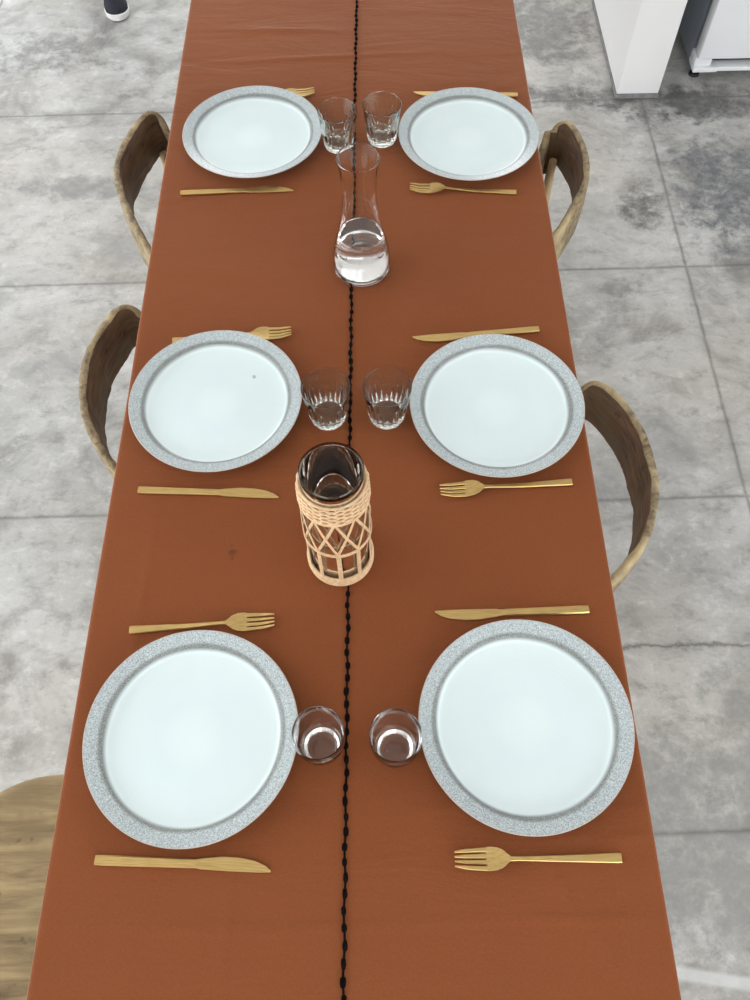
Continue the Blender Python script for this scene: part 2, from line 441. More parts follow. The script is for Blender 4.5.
bm = bmesh.new(); rows = []
NX, NY = 150, 520
R = 0.006; DROP = 0.036
for j in range(NY+1):
    y = Y0 + (Y1-Y0)*j/NY
    L_, R_ = xl(y), xr(y)
    fl = 0.0012*mnoise.noise((y*9, 0.3, 0)); fr = 0.0012*mnoise.noise((y*8, 5.3, 0))
    sec = []
    for k in range(4): sec.append((L_-0.0005+fl*(1-k/4), y, TZ-DROP+(DROP-R)*k/4))
    for k in range(5):
        a = PI - (PI/2)*k/4; sec.append((L_+R+R*math.cos(a), y, TZ-R+R*math.sin(a)))
    for k in range(1, NX):
        x = L_+R+(R_-L_-2*R)*k/NX; sec.append((x, y, TZ+cloth_h(x, y)))
    for k in range(5):
        a = PI/2*(1-k/4); sec.append((R_-R+R*math.cos(a), y, TZ-R+R*math.sin(a)))
    for k in range(4): sec.append((R_+0.0005+fr*(k/4), y, TZ-R-(DROP-R)*(k+1)/4))
    rows.append([bm.verts.new(p) for p in sec])
for A, B in zip(rows[:-1], rows[1:]):
    for i in range(len(A)-1): bm.faces.new((A[i], A[i+1], B[i+1], B[i]))
cloth = mesh_obj('tablecloth', bm, M_cloth, angle=70)
so = cloth.modifiers.new('thickness', 'SOLIDIFY'); so.thickness = 0.0009; so.offset = -1
tag(cloth, 'rust orange cotton tablecloth with a black stitched centre seam, covering the long table', 'tablecloth')

bm = bmesh.new(); y = Y0+0.01; k = 0; line = []
while y < Y1-0.01:
    x = xs(y) + 0.0010*math.sin(k*1.7)
    n = 10; ln = random.uniform(0.0056, 0.0074); wd = random.uniform(0.0032, 0.0050)
    z = TZ + cloth_h(x, y)
    # a knot: two short fat strands side by side
    for s in (-1, 1):
        pts = []; rad = []
        for i in range(5):
            u = i/4-0.5
            pts.append((x+s*wd*0.38+random.uniform(-.0003, .0003), y+u*2*ln*0.8, z+0.0011)); rad.append(0.0020*math.sqrt(max(0.12, 1-(2*u)**2)))
        add_tube(bm, pts, rad, 7)
    line.append((x, y, z+0.0008))
    y += random.uniform(0.0165, 0.0190); k += 1
add_tube(bm, line, 0.0014, 6)
mesh_obj('seam_stitching', bm, M_thread, cloth)['label'] = 'black chain stitching along the middle of the cloth'

# ------------------------------------------------------------------ plates
def make_plate():
    prof = [(0.0, 0.0045), (0.03, 0.0044), (0.06, 0.0046), (0.09, 0.0053), (0.106, 0.0066), (0.1125, 0.0080), (0.1150, 0.0102),
            (0.1175, 0.0138), (0.121, 0.0160), (0.130, 0.0192), (0.1375, 0.0217), (0.1392, 0.0222), (0.1400, 0.0216), (0.1398, 0.0204),
            (0.136, 0.0180), (0.126, 0.0130), (0.112, 0.0030), (0.100, 0.0010), (0.096, 0.0), (0.0885, 0.0), (0.086, 0.0012), (0.0, 0.0015)]
    p = smooth_prof(prof, 4)
    p = [(max(0.0, r), z) for r, z in p]
    p[0] = (0.0, p[0][1]); p[-1] = (0.0, p[-1][1])
    bm = bmesh.new(); add_lathe(bm, p, 128)
    return mesh_obj('dinner_plate', bm, M_plate, angle=60)
plates = [(-0.2489, 0.2443, 'pale stoneware dinner plate with broad grey speckled rim, nearest plate on the left'),
          (0.1878, 0.2528, 'pale stoneware dinner plate with even speckled rim, nearest plate on the right'),
          (-0.2610, 0.7790, 'pale stoneware dinner plate with small dark blemish, middle plate on the left side'),
          (0.1928, 0.7610, 'pale stoneware dinner plate with thin dark ring, middle plate on the right beside the backrest'),
          (-0.2411, 1.4366, 'pale stoneware dinner plate half covering a gold fork, farthest plate on the left side'),
          (0.1916, 1.4186, 'pale stoneware dinner plate farthest from the camera on the right, overlapping a gold knife')]
P0 = make_plate()
for i, (x, y, lab) in enumerate(plates):
    o = P0 if i == 0 else copy_tree(P0)
    o.location = (x, y, TZ+0.0013); o.rotation_euler = (0, 0, [0.4, 2.2, 1.3, 3.6, 4.9, 5.6][i])
    tag(o, lab, 'plate', 'stoneware plates on the table')

# a small smudge burnt into the glaze of the middle left plate
pm = [o for o in C.objects if o.get('label', '').startswith('pale stoneware dinner plate with small dark blemish')][0]
bm = bmesh.new(); NB = 14; top = []; low = []
for i in range(NB):
    a = 2*PI*i/NB; r = 0.0030*(1+0.35*mnoise.noise((math.cos(a)*1.5, math.sin(a)*1.5, 3.3)))
    top.append((r*math.cos(a)*0.8, r*math.sin(a)*0.8, 0.00025)); low.append((r*1.3*math.cos(a), r*math.sin(a), 0.0))
add_loft(bm, [low, top])
bl = mesh_obj('glaze_blemish', bm, simple('blemish_grey', (0.42, 0.47, 0.48), 0.4, 0, 0.3, 400), pm)
th = -pm.rotation_euler.z
bl.location = (0.057*math.cos(th)-0.053*math.sin(th), 0.057*math.sin(th)+0.053*math.cos(th), 0.0050)
bl['label'] = 'small dark blemish in the glaze'

# ------------------------------------------------------------------ cutlery
def plan_solid(bm, outline, zf, th):
    """solid of thickness th(x) from outline rows (x, y_left, y_right), bottom at zf(x)."""
    secs = []
    for x, yl, yr in outline:
        z = zf(x); t = th(x); b = min(t*0.3, (yl-yr)*0.25)
        secs.append([(x, yr+b*.3, z), (x, yr, z+b), (x, yr, z+t-b), (x, yr+b, z+t), (x, yl-b, z+t), (x, yl, z+t-b), (x, yl, z+b), (x, yl-b*.3, z)])
    add_loft(bm, secs)

def make_knife():
    r = empty('table_knife', (0, 0, 0))
    bm = bmesh.new()
    out = []
    for i in range(13):
        u = i/12; x = 0.118*u; w = 0.0061 - 0.0008*u
        if i == 0: w *= 0.93
        out.append((x, w, -w))
    plan_solid(bm, out, lambda x: 0.0, lambda x: 0.0050-0.008*x)
    mesh_obj('handle', bm, M_gold, r, angle=30)
    bm = bmesh.new(); out = []
    for i in range(25):
        u = i/24; x = 0.1175+0.1005*u
        top = interp([0, .06, .16, .40, .60, .80, .93, 1], [.0052, .0050, .0068, .0094, .0090, .0058, .0008, -.0046], u)
        bot = interp([0, .08, .14, .5, .85, 1], [-.0052, -.0050, -.0062, -.0072, -.0073, -.0066], u)
        out.append((x, top if i < 24 else bot+0.0022, bot))
    plan_solid(bm, out, lambda x: 0.0004, lambda x: interp([0.117, 0.13, 0.218], [0.0036, 0.0024, 0.0012], x))
    mesh_obj('blade', bm, M_gold, r, angle=30)
    return r

def make_fork():
    r = empty('table_fork', (0, 0, 0))
    zc = lambda x: interp([0, .08, .118, .138, .148, .165, .185, .205], [0.0, .0010, .0045, .0062, .0050, .0022, .0020, .0060], x)
    bm = bmesh.new(); out = []
    for i in range(25):
        u = i/24; x = 0.138*u
        w = interp([0, .03, .8, .93, 1.0], [.0056, .0058, .0030, .0026, .0030], u)
        out.append((x, w, -w))
    plan_solid(bm, out, zc, lambda x: interp([0, .07, .138], [.0040, .0032, .0026], x))
    mesh_obj('handle', bm, M_gold, r, angle=30)
    bm = bmesh.new(); out = []
    for i in range(13):
        u = i/12; x = 0.1365+0.029*u
        w = interp([0, .12, .3, .55, .8, 1], [.0029, .0050, .0098, .0128, .0136, .0135], u)
        out.append((x, w, -w))
    th = lambda x: 0.0020
    # slightly dished bowl: lofted with extra cross points
    secs = []
    for x, a, b in out:
        z = zc(x); n = 9
        top = [(x, b+(a-b)*k/(n-1), z+0.0020+0.0016*((2*k/(n-1)-1)**2)*min(1, a/.012)) for k in range(n)]
        low = [(p[0], p[1], p[2]-0.0019) for p in reversed(top)]
        secs.append(top+low)
    add_loft(bm, secs)
    for k in range(4):
        yc_ = -0.0105 + 0.0210*k/3
        o2 = []
        for i in range(13):
            u = i/12; x = 0.1645+0.0405*u
            w = interp([0, .12, .7, 1], [.0031, .0026, .0021, .0010], u); yy = yc_*(1-0.24*u*u)
            o2.append((x, yy+w, yy-w))
        e = 0.0011 if k in (0, 3) else 0.0002
        plan_solid(bm, o2, lambda x, e=e: zc(x)+e, lambda x: 0.0018)
    mesh_obj('tines', bm, M_gold, r, angle=30)
    return r

def place(root, p0, p1, length, label, cat, group, z=TZ+0.0014):
    """p0 = handle end, p1 = tip"""
    d = (Vector(p1)-Vector(p0)); a = math.atan2(d.y, d.x)
    mid = (Vector(p0)+Vector(p1))/2
    s = Vector((math.cos(a), math.sin(a)))*length/2
    root.location = (mid.x-s.x, mid.y-s.y, z); root.rotation_euler = (0, 0, a)
    tag(root, label, cat, group)

K0 = make_knife(); F0 = make_fork()
knives = [((-.357, .095), (-.139, .085), 'gold table knife on the near left of the cloth, handle towards the chair seat', False),
          ((.298, .413), (.076, .408), 'gold table knife above the nearest right plate, tip pointing at the seam', True),
          ((-.371, .620), (-.153, .609), 'gold table knife below the middle left plate, beside the rattan vase', False),
          ((.281, .926), (.064, .909), 'gold table knife above the middle right plate, behind its rim', True),
          ((-.373, 1.280), (-.156, 1.288), 'gold table knife below the farthest left plate, left of the carafe', False),
          ((.304, 1.558), (.089, 1.571), 'gold table knife half hidden behind the farthest right plate', True)]
for i, (a, b, lab, flip) in enumerate(knives):
    o = K0 if i == 0 else copy_tree(K0)
    place(o, a, b, 0.218, lab, 'knife', 'gold knives on the table')
    if flip: o.scale = (1, -1, 1) if False else (1, 1, 1)
forks = [((-.352, .393), (-.152, .403), 'gold table fork lying above the nearest left plate, tines to the right'),
         ((.291, .089), (.087, .090), 'gold table fork at the near right, below the nearest right plate'),
         ((.298, .622), (.096, .609), 'gold table fork below the middle right plate, tines towards the vase'),
         ((-.347, .915), (-.148, .927), 'gold table fork partly hidden behind the middle left plate'),
         ((.272, 1.266), (.073, 1.281), 'gold table fork below the farthest right plate, right of the carafe'),
         ((-.320, 1.560), (-.126, 1.578), 'gold table fork almost hidden behind the farthest left plate, only tines out')]
for i, (a, b, lab) in enumerate(forks):
    o = F0 if i == 0 else copy_tree(F0)
    place(o, a, b, 0.205, lab, 'fork', 'gold forks on the table')

# ------------------------------------------------------------------ glasses
def make_tumbler(rt, rb, h, ribs):
    outer = smooth_prof([(rb-0.0035, 0.0), (rb-0.0006, 0.0012), (rb+0.0004, 0.005), (rb+(rt-rb)*0.28, h*0.30), (rb+(rt-rb)*0.62, h*0.62), (rt-0.0006, h-0.004), (rt, h-0.0012)], 5)
    lip = [(rt-0.0006, h), (rt-0.0014, h), (rt-0.0020, h-0.0012)]
    inner = smooth_prof([(rt-0.0022, h-0.004), (rb+(rt-rb)*0.62-0.0026, h*0.62), (rb+(rt-rb)*0.28-0.0030, h*0.30), (rb-0.0030, 0.014), (rb-0.0075, 0.0100), (rb-0.014, 0.0088), (0.0, 0.0085)], 5)
    p = [(0.0, 0.0020), (rb-0.008, 0.0014)] + outer + lip + inner
    def rf(a, z, r):
        if r < rb-0.0012 or ribs == 0: return 0
        f = max(0, min(1, (z-0.003)/0.01))*max(0, min(1, (h*0.70-z)/(h*0.12)))
        return 0.0
    bm = bmesh.new()
    n_out = 2+len(outer)
    rings = []
    n = 160
    for idx, (r, z) in enumerate(p):
        if r < 1e-6: rings.append([bm.verts.new((0, 0, z))]); continue
        ring = []
        for i in range(n):
            a = 2*PI*i/n; rr = r
            if ribs and 2 <= idx < n_out:
                f = max(0, min(1, (z-0.002)/0.008))*max(0, min(1, (h*0.74-z)/(h*0.16)))
                rr += 0.00085*f*(abs(math.cos(a*ribs/2))*2-1.2)
            ring.append(bm.verts.new((rr*math.cos(a), rr*math.sin(a), z)))
        rings.append(ring)
    for A, B in zip(rings[:-1], rings[1:]):
        for i in range(n):
            j = (i+1) % n
            if len(A) == 1: bm.faces.new((A[0], B[i], B[j]))
            elif len(B) == 1: bm.faces.new((A[i], A[j], B[0]))
            else: bm.faces.new((A[i], A[j], B[j], B[i]))
    return mesh_obj('drinking_glass', bm, M_tumbler if ribs else M_clear, angle=50)

GZ = TZ+0.0013
G0 = make_tumbler(0.0385, 0.0285, 0.079, 20)
ribbed = [(-0.079, 0.753, 'ribbed tapered tumbler right of the middle left plate, just behind the rattan vase'),
          (0.016, 0.753, 'ribbed tapered tumbler touching the rim of the middle right plate'),
          (-0.068, 1.414, 'fluted empty tumbler touching the farthest left plate, left of the seam'),
          (0.0190, 1.430, 'fluted empty tumbler touching the farthest right plate, right of the seam')]
for i, (x, y, lab) in enumerate(ribbed):
    o = G0 if i == 0 else copy_tree(G0)
    o.location = (x, y, GZ); o.rotation_euler = (0, 0, i*1.1)
    tag(o, lab, 'glass', 'tumblers on the table')
def make_round_glass():
    H = 0.088
    outer = smooth_prof([(0.0150, 0.0), (0.0200, 0.0010), (0.0222, 0.004), (0.0262, 0.018), (0.0305, 0.040), (0.0326, 0.060), (0.0327, 0.075), (0.0322, H-0.001)], 5)
    inner = smooth_prof([(0.0310, H-0.001), (0.0313, 0.075), (0.0311, 0.060), (0.0288, 0.040), (0.0240, 0.020), (0.0195, 0.0125), (0.0120, 0.0095), (0.0, 0.0088)], 5)
    p = [(0.0, 0.0024), (0.010, 0.0020)] + outer + [(0.0319, H), (0.0313, H)] + inner
    bm = bmesh.new(); add_lathe(bm, p, 96)
    return mesh_obj('drinking_glass', bm, M_clear, angle=60)
G1 = make_round_glass()
for i, (x, y, lab) in enumerate([(-0.0785, 0.227, 'plain clear round tumbler against the nearest left plate, left of the seam'),
                                 (0.0165, 0.223, 'plain clear round tumbler against the nearest right plate, right of the seam')]):
    o = G1 if i == 0 else copy_tree(G1)
    o.location = (x, y, GZ)
    tag(o, lab, 'glass', 'tumblers on the table')

# ------------------------------------------------------------------ carafe with water
H = 0.236
co = [(0.040, 0.0), (0.0462, 0.0015), (0.0486, 0.006), (0.0494, 0.018), (0.0488, 0.036), (0.0452, 0.058), (0.0392, 0.082), (0.0340, 0.108), (0.0302, 0.135), (0.0282, 0.160), (0.0280, 0.180), (0.0296, 0.206), (0.0328, H-0.003), (0.0334, H-0.001)]
outer = smooth_prof(co, 5)
inner_k = [(0.0318, H-0.003), (0.0280, 0.206), (0.0263, 0.180), (0.0265, 0.160), (0.0284, 0.135), (0.0321, 0.108), (0.0372, 0.082), (0.0430, 0.058), (0.0465, 0.036), (0.0470, 0.020), (0.0455, 0.0120), (0.0400, 0.0085), (0.020, 0.0070), (0.0, 0.0066)]
inner = smooth_prof(inner_k, 5)
bm = bmesh.new(); add_lathe(bm, [(0.0, 0.0030), (0.034, 0.0020)] + outer + [(0.0330, H), (0.0324, H), (0.0320, H-0.001)] + inner, 96)
car = mesh_obj('carafe', bm, M_clear, angle=60); car.location = (-0.0232, 1.079, GZ); car.scale = (1.03, 1.03, 1.0)
tag(car, 'clear glass carafe with flared neck, half filled with water, on the seam', 'carafe')
WL = 0.082
wp = [(r-0.0006, z) for r, z in reversed(inner) if z <= WL]
wp[0] = (0.0, wp[0][1])
rw_ = wp[-1][0]-0.001
bm = bmesh.new(); add_lathe(bm, [(r, z+0.0006) for r, z in wp] + [(rw_+0.0006, WL+0.0008), (rw_-0.001, WL+0.0002), (rw_-0.004, WL-0.0002), (0.0, WL-0.0002)], 96)
wat = mesh_obj('water', bm, M_water, angle=60); wat.location = car.location; wat.scale = car.scale
tag(wat, 'still clear water filling the lower part of the glass carafe', 'water')

# ------------------------------------------------------------------ rattan-wrapped vase
vs = empty('vase', (-0.0565, 0.502, GZ))
tag(vs, 'smoked glass cylinder vase wrapped in a pale woven rattan sleeve', 'vase')
VH = 0.245
bm = bmesh.new()
op = smooth_prof([(0.030, 0.001), (0.0385, 0.002), (0.0405, 0.006), (0.0408, 0.03), (0.0404, 0.12), (0.0402, VH-0.004), (0.0404, VH-0.0015)], 5)
ip = smooth_prof([(0.0366, VH-0.0015), (0.0364, VH-0.006), (0.0366, 0.12), (0.0368, 0.062), (0.0352, 0.052), (0.028, 0.0475), (0.0, 0.0465)], 5)
add_lathe(bm, [(0.0, 0.002)]+op+[(0.0398, VH), (0.0385, VH+0.0004), (0.0372, VH)]+ip, 96)
mesh_obj('glass_cylinder', bm, M_smoke, vs, angle=60)['label'] = 'smoked brown glass cylinder'
def ring_pts(r, z, n=72, amp=0, ph=0, waves=0, zamp=0):
    return [((r+amp*math.cos(waves*2*PI*i/n+ph))*math.cos(2*PI*i/n), (r+amp*math.cos(waves*2*PI*i/n+ph))*math.sin(2*PI*i/n), z+zamp*math.sin(waves*PI*i/n)) for i in range(n)]
sl = empty('rattan_sleeve', (0, 0, 0)); sl.parent = vs; sl['label'] = 'pale woven rattan sleeve'
# woven collar: weavers going in and out of stakes
bm = bmesh.new(); z = 0.192; k = 0
while z < 0.227:
    add_tube(bm, ring_pts(0.0429+0.0010*(0.232-z)/0.04, z, 168, 0.0013, PI*(k % 2), 14), 0.0021, 6, closed=True)
    z += 0.0044; k += 1
add_tube(bm, ring_pts(0.0424, 0.2290, 96), 0.0020, 8, closed=True)
add_tube(bm, ring_pts(0.0442, 0.1890, 96), 0.0022, 8, closed=True)
for i in range(28):
    a = 2*PI*(i+0.5)/28
    add_tube(bm, [(0.0424*math.cos(a), 0.0424*math.sin(a), zz) for zz in (0.188, 0.21, 0.229)], 0.0012, 5)
mesh_obj('woven_collar', bm, M_rattan, sl)
zt, zm, zb = 0.190, 0.104, 0.012
rt_, rm_, rb_ = 0.0440, 0.0458, 0.0464
NS = 10
A0 = -PI/2 + 0.04
bm = bmesh.new()
for i in range(NS):
    for s in (-1, 1):
        pts = []; nr = []
        a0 = 2*PI*i/NS + A0
        for q in range(9):
            u = q/8; a = a0 + s*(1-u)*2*PI/NS
            zz = zm + (zt-zm)*u; r_ = rm_+(rt_-rm_)*u + (0.0009 if s > 0 else -0.0007)
            pts.append((r_*math.cos(a), r_*math.sin(a), zz)); nr.append((math.cos(a), math.sin(a), 0))
        add_strip(bm, pts, nr, 0.0042, 0.0018)
mesh_obj('diagonal_lattice', bm, M_rattan, sl)
bm = bmesh.new()
for i in range(NS):
    a = 2*PI*i/NS + A0
    pts = [((rb_-0.0008)*math.cos(a), (rb_-0.0008)*math.sin(a), zb+(zm-zb)*q/4) for q in range(5)]
    add_strip(bm, pts, [(math.cos(a), math.sin(a), 0)]*5, 0.0066, 0.0020)
mesh_obj('upright_canes', bm, M_rattan, sl)
def hoop(bm, r, z0, z1, t):
    p = [(r-t, z0), (r-t*.3, z0-t*.1), (r, z0+t*.4), (r, z1-t*.4), (r-t*.3, z1+t*.1), (r-t, z1)]
    add_lathe(bm, p, 96, close=True)
bm = bmesh.new(); hoop(bm, 0.0474, zm-0.0055, zm+0.0015, 0.0018)
mesh_obj('waist_hoop', bm, M_rattan, sl)
bm = bmesh.new()
for q in range(5):
    add_tube(bm, ring_pts(0.0462 - (0.0010 if q == 0 else 0), 0.0026+0.0047*q), 0.0026, 8, closed=True)
mesh_obj('base_band', bm, M_rattan, sl)

# ------------------------------------------------------------------ chairs
# top line of each hand-carved backrest, in metres, z from the table top
RIMS = {
    'TL': [[-0.444, 1.572, -0.085], [-0.448, 1.58, -0.074], [-0.453, 1.588, -0.064], [-0.46, 1.596, -0.056], [-0.47, 1.6, -0.049], [-0.48, 1.598, -0.044], [-0.49, 1.591, -0.041], [-0.498, 1.579, -0.039], [-0.504, 1.567, -0.038], [-0.509, 1.553, -0.037], [-0.513, 1.539, -0.037], [-0.518, 1.525, -0.036], [-0.521, 1.511, -0.036], [-0.525, 1.497, -0.036], [-0.528, 1.483, -0.036], [-0.531, 1.469, -0.036], [-0.533, 1.455, -0.036], [-0.534, 1.44, -0.036], [-0.535, 1.426, -0.037], [-0.535, 1.411, -0.037], [-0.533, 1.397, -0.038], [-0.531, 1.383, -0.039], [-0.528, 1.369, -0.04], [-0.524, 1.355, -0.041], [-0.519, 1.341, -0.042], [-0.514, 1.328, -0.044], [-0.508, 1.315, -0.045], [-0.502, 1.302, -0.047], [-0.496, 1.289, -0.049], [-0.49, 1.276, -0.052], [-0.483, 1.263, -0.054], [-0.476, 1.251, -0.057], [-0.469, 1.239, -0.06], [-0.462, 1.226, -0.064], [-0.455, 1.214, -0.067], [-0.449, 1.202, -0.071], [-0.442, 1.19, -0.075]],
    'ML': [[-0.441, 1.049, -0.07], [-0.447, 1.051, -0.061], [-0.455, 1.051, -0.053], [-0.464, 1.048, -0.048], [-0.472, 1.042, -0.044], [-0.48, 1.034, -0.042], [-0.486, 1.024, -0.04], [-0.491, 1.013, -0.039], [-0.495, 1.002, -0.038], [-0.499, 0.991, -0.037], [-0.502, 0.98, -0.036], [-0.505, 0.969, -0.035], [-0.508, 0.957, -0.035], [-0.511, 0.946, -0.035], [-0.514, 0.934, -0.034], [-0.515, 0.923, -0.034], [-0.517, 0.911, -0.034], [-0.518, 0.899, -0.034], [-0.518, 0.887, -0.034], [-0.517, 0.876, -0.034], [-0.516, 0.864, -0.034], [-0.515, 0.852, -0.035], [-0.513, 0.841, -0.035], [-0.511, 0.829, -0.035], [-0.508, 0.818, -0.036], [-0.506, 0.806, -0.037], [-0.503, 0.795, -0.038], [-0.499, 0.783, -0.04], [-0.495, 0.773, -0.041], [-0.49, 0.763, -0.043], [-0.484, 0.753, -0.046], [-0.478, 0.743, -0.049], [-0.471, 0.733, -0.052], [-0.465, 0.724, -0.055], [-0.458, 0.715, -0.058], [-0.451, 0.707, -0.061], [-0.443, 0.698, -0.065]],
    'TR': [[0.37, 1.494, -0.12], [0.373, 1.503, -0.111], [0.376, 1.511, -0.101], [0.379, 1.52, -0.091], [0.382, 1.528, -0.081], [0.385, 1.535, -0.07], [0.39, 1.541, -0.06], [0.398, 1.544, -0.051], [0.407, 1.542, -0.045], [0.416, 1.537, -0.04], [0.424, 1.528, -0.038], [0.429, 1.516, -0.037], [0.433, 1.503, -0.036], [0.436, 1.491, -0.036], [0.439, 1.478, -0.036], [0.441, 1.464, -0.036], [0.443, 1.451, -0.037], [0.444, 1.438, -0.037], [0.445, 1.425, -0.037], [0.445, 1.411, -0.038], [0.444, 1.398, -0.038], [0.443, 1.385, -0.039], [0.441, 1.372, -0.04], [0.439, 1.359, -0.041], [0.435, 1.346, -0.042], [0.43, 1.334, -0.044], [0.425, 1.322, -0.046], [0.418, 1.311, -0.048], [0.412, 1.3, -0.051], [0.405, 1.289, -0.054], [0.398, 1.278, -0.057], [0.391, 1.267, -0.06], [0.384, 1.256, -0.063], [0.377, 1.245, -0.067], [0.369, 1.235, -0.07], [0.362, 1.225, -0.074], [0.354, 1.214, -0.078]],
    'MR': [[0.362, 0.86, -0.07], [0.369, 0.859, -0.059], [0.377, 0.857, -0.051], [0.386, 0.851, -0.044], [0.394, 0.843, -0.04], [0.402, 0.833, -0.037], [0.409, 0.823, -0.036], [0.415, 0.812, -0.035], [0.421, 0.8, -0.034], [0.426, 0.788, -0.034], [0.431, 0.776, -0.033], [0.435, 0.764, -0.033], [0.439, 0.752, -0.033], [0.443, 0.739, -0.033], [0.445, 0.727, -0.033], [0.447, 0.714, -0.033], [0.449, 0.701, -0.034], [0.449, 0.689, -0.034], [0.45, 0.676, -0.034], [0.45, 0.663, -0.035], [0.45, 0.65, -0.035], [0.449, 0.637, -0.036], [0.447, 0.624, -0.037], [0.444, 0.612, -0.038], [0.441, 0.599, -0.04], [0.437, 0.587, -0.041], [0.433, 0.575, -0.042], [0.429, 0.563, -0.044], [0.423, 0.552, -0.046], [0.417, 0.541, -0.048], [0.41, 0.53, -0.051], [0.402, 0.521, -0.054], [0.393, 0.512, -0.057], [0.385, 0.503, -0.061], [0.375, 0.494, -0.064], [0.366, 0.486, -0.068], [0.357, 0.478, -0.072]],
}

def make_chair(name_label, sg, rim, seat_c, seed, group='carved teak chairs around the table', post_pos=None, hb=0.115, seat_half=0.19, seat_rot=0.0, arm_len=0.10, shift=(0, 0)):
    rnd = random.Random(seed)
    root = empty('dining_chair', (seat_c[0], seat_c[1], 0))
    ox, oy = seat_c
    u = Vector((float(sg), 0.0)); v = Vector((-u.y, u.x))
    K = [(x+shift[0], y+shift[1], TZ+z) for x, y, z in RIMS[rim]]
    Q = [Vector(p) for p in smooth_prof(K, 2)]
    N = len(Q)-1
    cx, cy = sum(p.x for p in Q)/len(Q), sum(p.y for p in Q)/len(Q)
    def ext(p, tang):
        out = []; d = Vector((tang.x, tang.y, 0)).normalized(); f = Vector((-u.x, -u.y, 0)); q = p.copy()
        for k in range(10):
            w = min(0.7, (k+1)/8); dd = (d*(1-w)+f*w).normalized()
            q = q + dd*arm_len/10 + Vector((0, 0, -0.0040)); out.append(q.copy())
        return out
    tail = ext(Q[-1], Q[-1]-Q[-4]); head = ext(Q[0], Q[0]-Q[3])
    Q = list(reversed(head)) + Q + tail
    n_ = len(Q); secs = []; bottoms = []
    for i, p in enumerate(Q):
        t = Q[min(i+1, n_-1)]-Q[max(i-1, 0)]; t.z = 0; t.normalize()
        nin = Vector((-t.y, t.x, 0))
        if nin.dot(Vector((-u.x, -u.y, 0))) < 0 and 10 < i < n_-10: nin = -nin
        cen = Vector((cx, cy, 0)) - Vector((u.x, u.y, 0))*0.12
        if nin.dot(cen-Vector((p.x, p.y, 0))) < 0: nin = -nin
        f = abs(2*i/(n_-1)-1)
        h = hb*(1-0.30*f**3) + 0.003*mnoise.noise((i*0.16, seed, 2))
        th = 0.0130 + 0.0028*mnoise.noise((i*0.16, seed, 0.5)) + 0.0010*mnoise.noise((i*0.9, seed, 1.5))
        if i in (0, n_-1): h *= 0.8; th *= 0.7
        dz = 0.0018*mnoise.noise((i*0.25, seed, 7))
        o = Vector((p.x-ox, p.y-oy, p.z+dz))
        r = 0.003
        prof = [(0.0, -r), (r*.6, -r*.2), (th*0.5, 0.0006), (th-r*.6, -r*.2), (th, -r), (th+0.001, -h*0.5), (th, -h+r), (th-r, -h), (r, -h), (0, -h+r), (-0.002, -h*0.5)]
        secs.append([o + nin*x + Vector((0, 0, z)) for x, z in prof])
        bottoms.append(o + nin*(th*0.5) + Vector((0, 0, -h)))
    bm = bmesh.new()
    # faces: 0-3 rim, 4-6 inner face, the rest outer and underside
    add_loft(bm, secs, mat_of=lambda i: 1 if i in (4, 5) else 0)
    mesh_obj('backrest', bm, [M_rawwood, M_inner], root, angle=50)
    # seat slab, softly squared, dished
    bm = bmesh.new(); NA = 72; hs = seat_half; rings = []
    def se(r, ang, z):
        c, s = math.cos(ang), math.sin(ang); ne = 2/2.6
        wob = 1+0.006*mnoise.noise((c*2+seed, s*2, 0))
        x = math.copysign(abs(c)**ne, c)*r*wob; y = math.copysign(abs(s)**ne, s)*r*wob
        cr, sr = math.cos(seat_rot), math.sin(seat_rot)
        return (x*cr-y*sr, x*sr+y*cr, z)
    prof = [(0.0, 0.442), (0.4, 0.4425), (0.7, 0.4455), (0.93, 0.4495), (0.975, 0.449), (0.995, 0.446), (1.0, 0.440), (0.995, 0.424), (0.97, 0.418), (0.6, 0.416), (0.0, 0.416)]
    for rr, z in prof:
        rings.append([bm.verts.new((0, 0, z))] if rr == 0 else [bm.verts.new(se(rr*hs, 2*PI*i/NA, z)) for i in range(NA)])
    for A, B in zip(rings[:-1], rings[1:]):
        for i in range(NA):
            j = (i+1) % NA
            if len(A) == 1: bm.faces.new((A[0], B[i], B[j]))
            elif len(B) == 1: bm.faces.new((A[i], A[j], B[0]))
            else: bm.faces.new((A[i], A[j], B[j], B[i]))
    mesh_obj('seat', bm, M_seat, root, angle=50)
    # rear legs run up into the backrest, front legs stop under the seat
    ends = []
    for side in (0, 1):
        idx = 11 if side == 0 else n_-12
        if post_pos and post_pos[side] is not None: bx, by, bz = post_pos[side][0]-ox, post_pos[side][1]-oy, post_pos[side][2]
        else: bx, by, bz = bottoms[idx].x, bottoms[idx].y, bottoms[idx].z
        ends.append((bx, by, bz))
    for bx, by, bz in ends:
        bm = bmesh.new()
        add_tube(bm, [(bx, by, 0), (bx, by, 0.2), (bx, by, 0.45), (bx, by, bz+0.012)], [0.011, 0.0125, 0.0125, 0.0085], 14)
        mesh_obj('leg', bm, M_pale, root)
    vy = Vector((v.x, v.y)); fu = Vector((-u.x, -u.y))
    for s in (-1, 1):
        c2 = fu*hs*0.72 + vy*(s*hs*0.66)
        bm = bmesh.new()
        add_tube(bm, [(c2.x*1.08, c2.y*1.08, 0), (c2.x*1.04, c2.y*1.04, 0.2), (c2.x, c2.y, 0.419)], [0.012, 0.015, 0.017], 14)
        mesh_obj('leg', bm, M_pale, root)
    # cross rail that ties the rear legs to the seat
    bm = bmesh.new()
    add_tube(bm, [(ends[0][0], ends[0][1], 0.400), ((ends[0][0]+ends[1][0])/2, (ends[0][1]+ends[1][1])/2, 0.402), (ends[1][0], ends[1][1], 0.400)], 0.011, 10)
    mesh_obj('seat_rail', bm, M_pale, root)
    tag(root, name_label, 'chair', group)
    return root

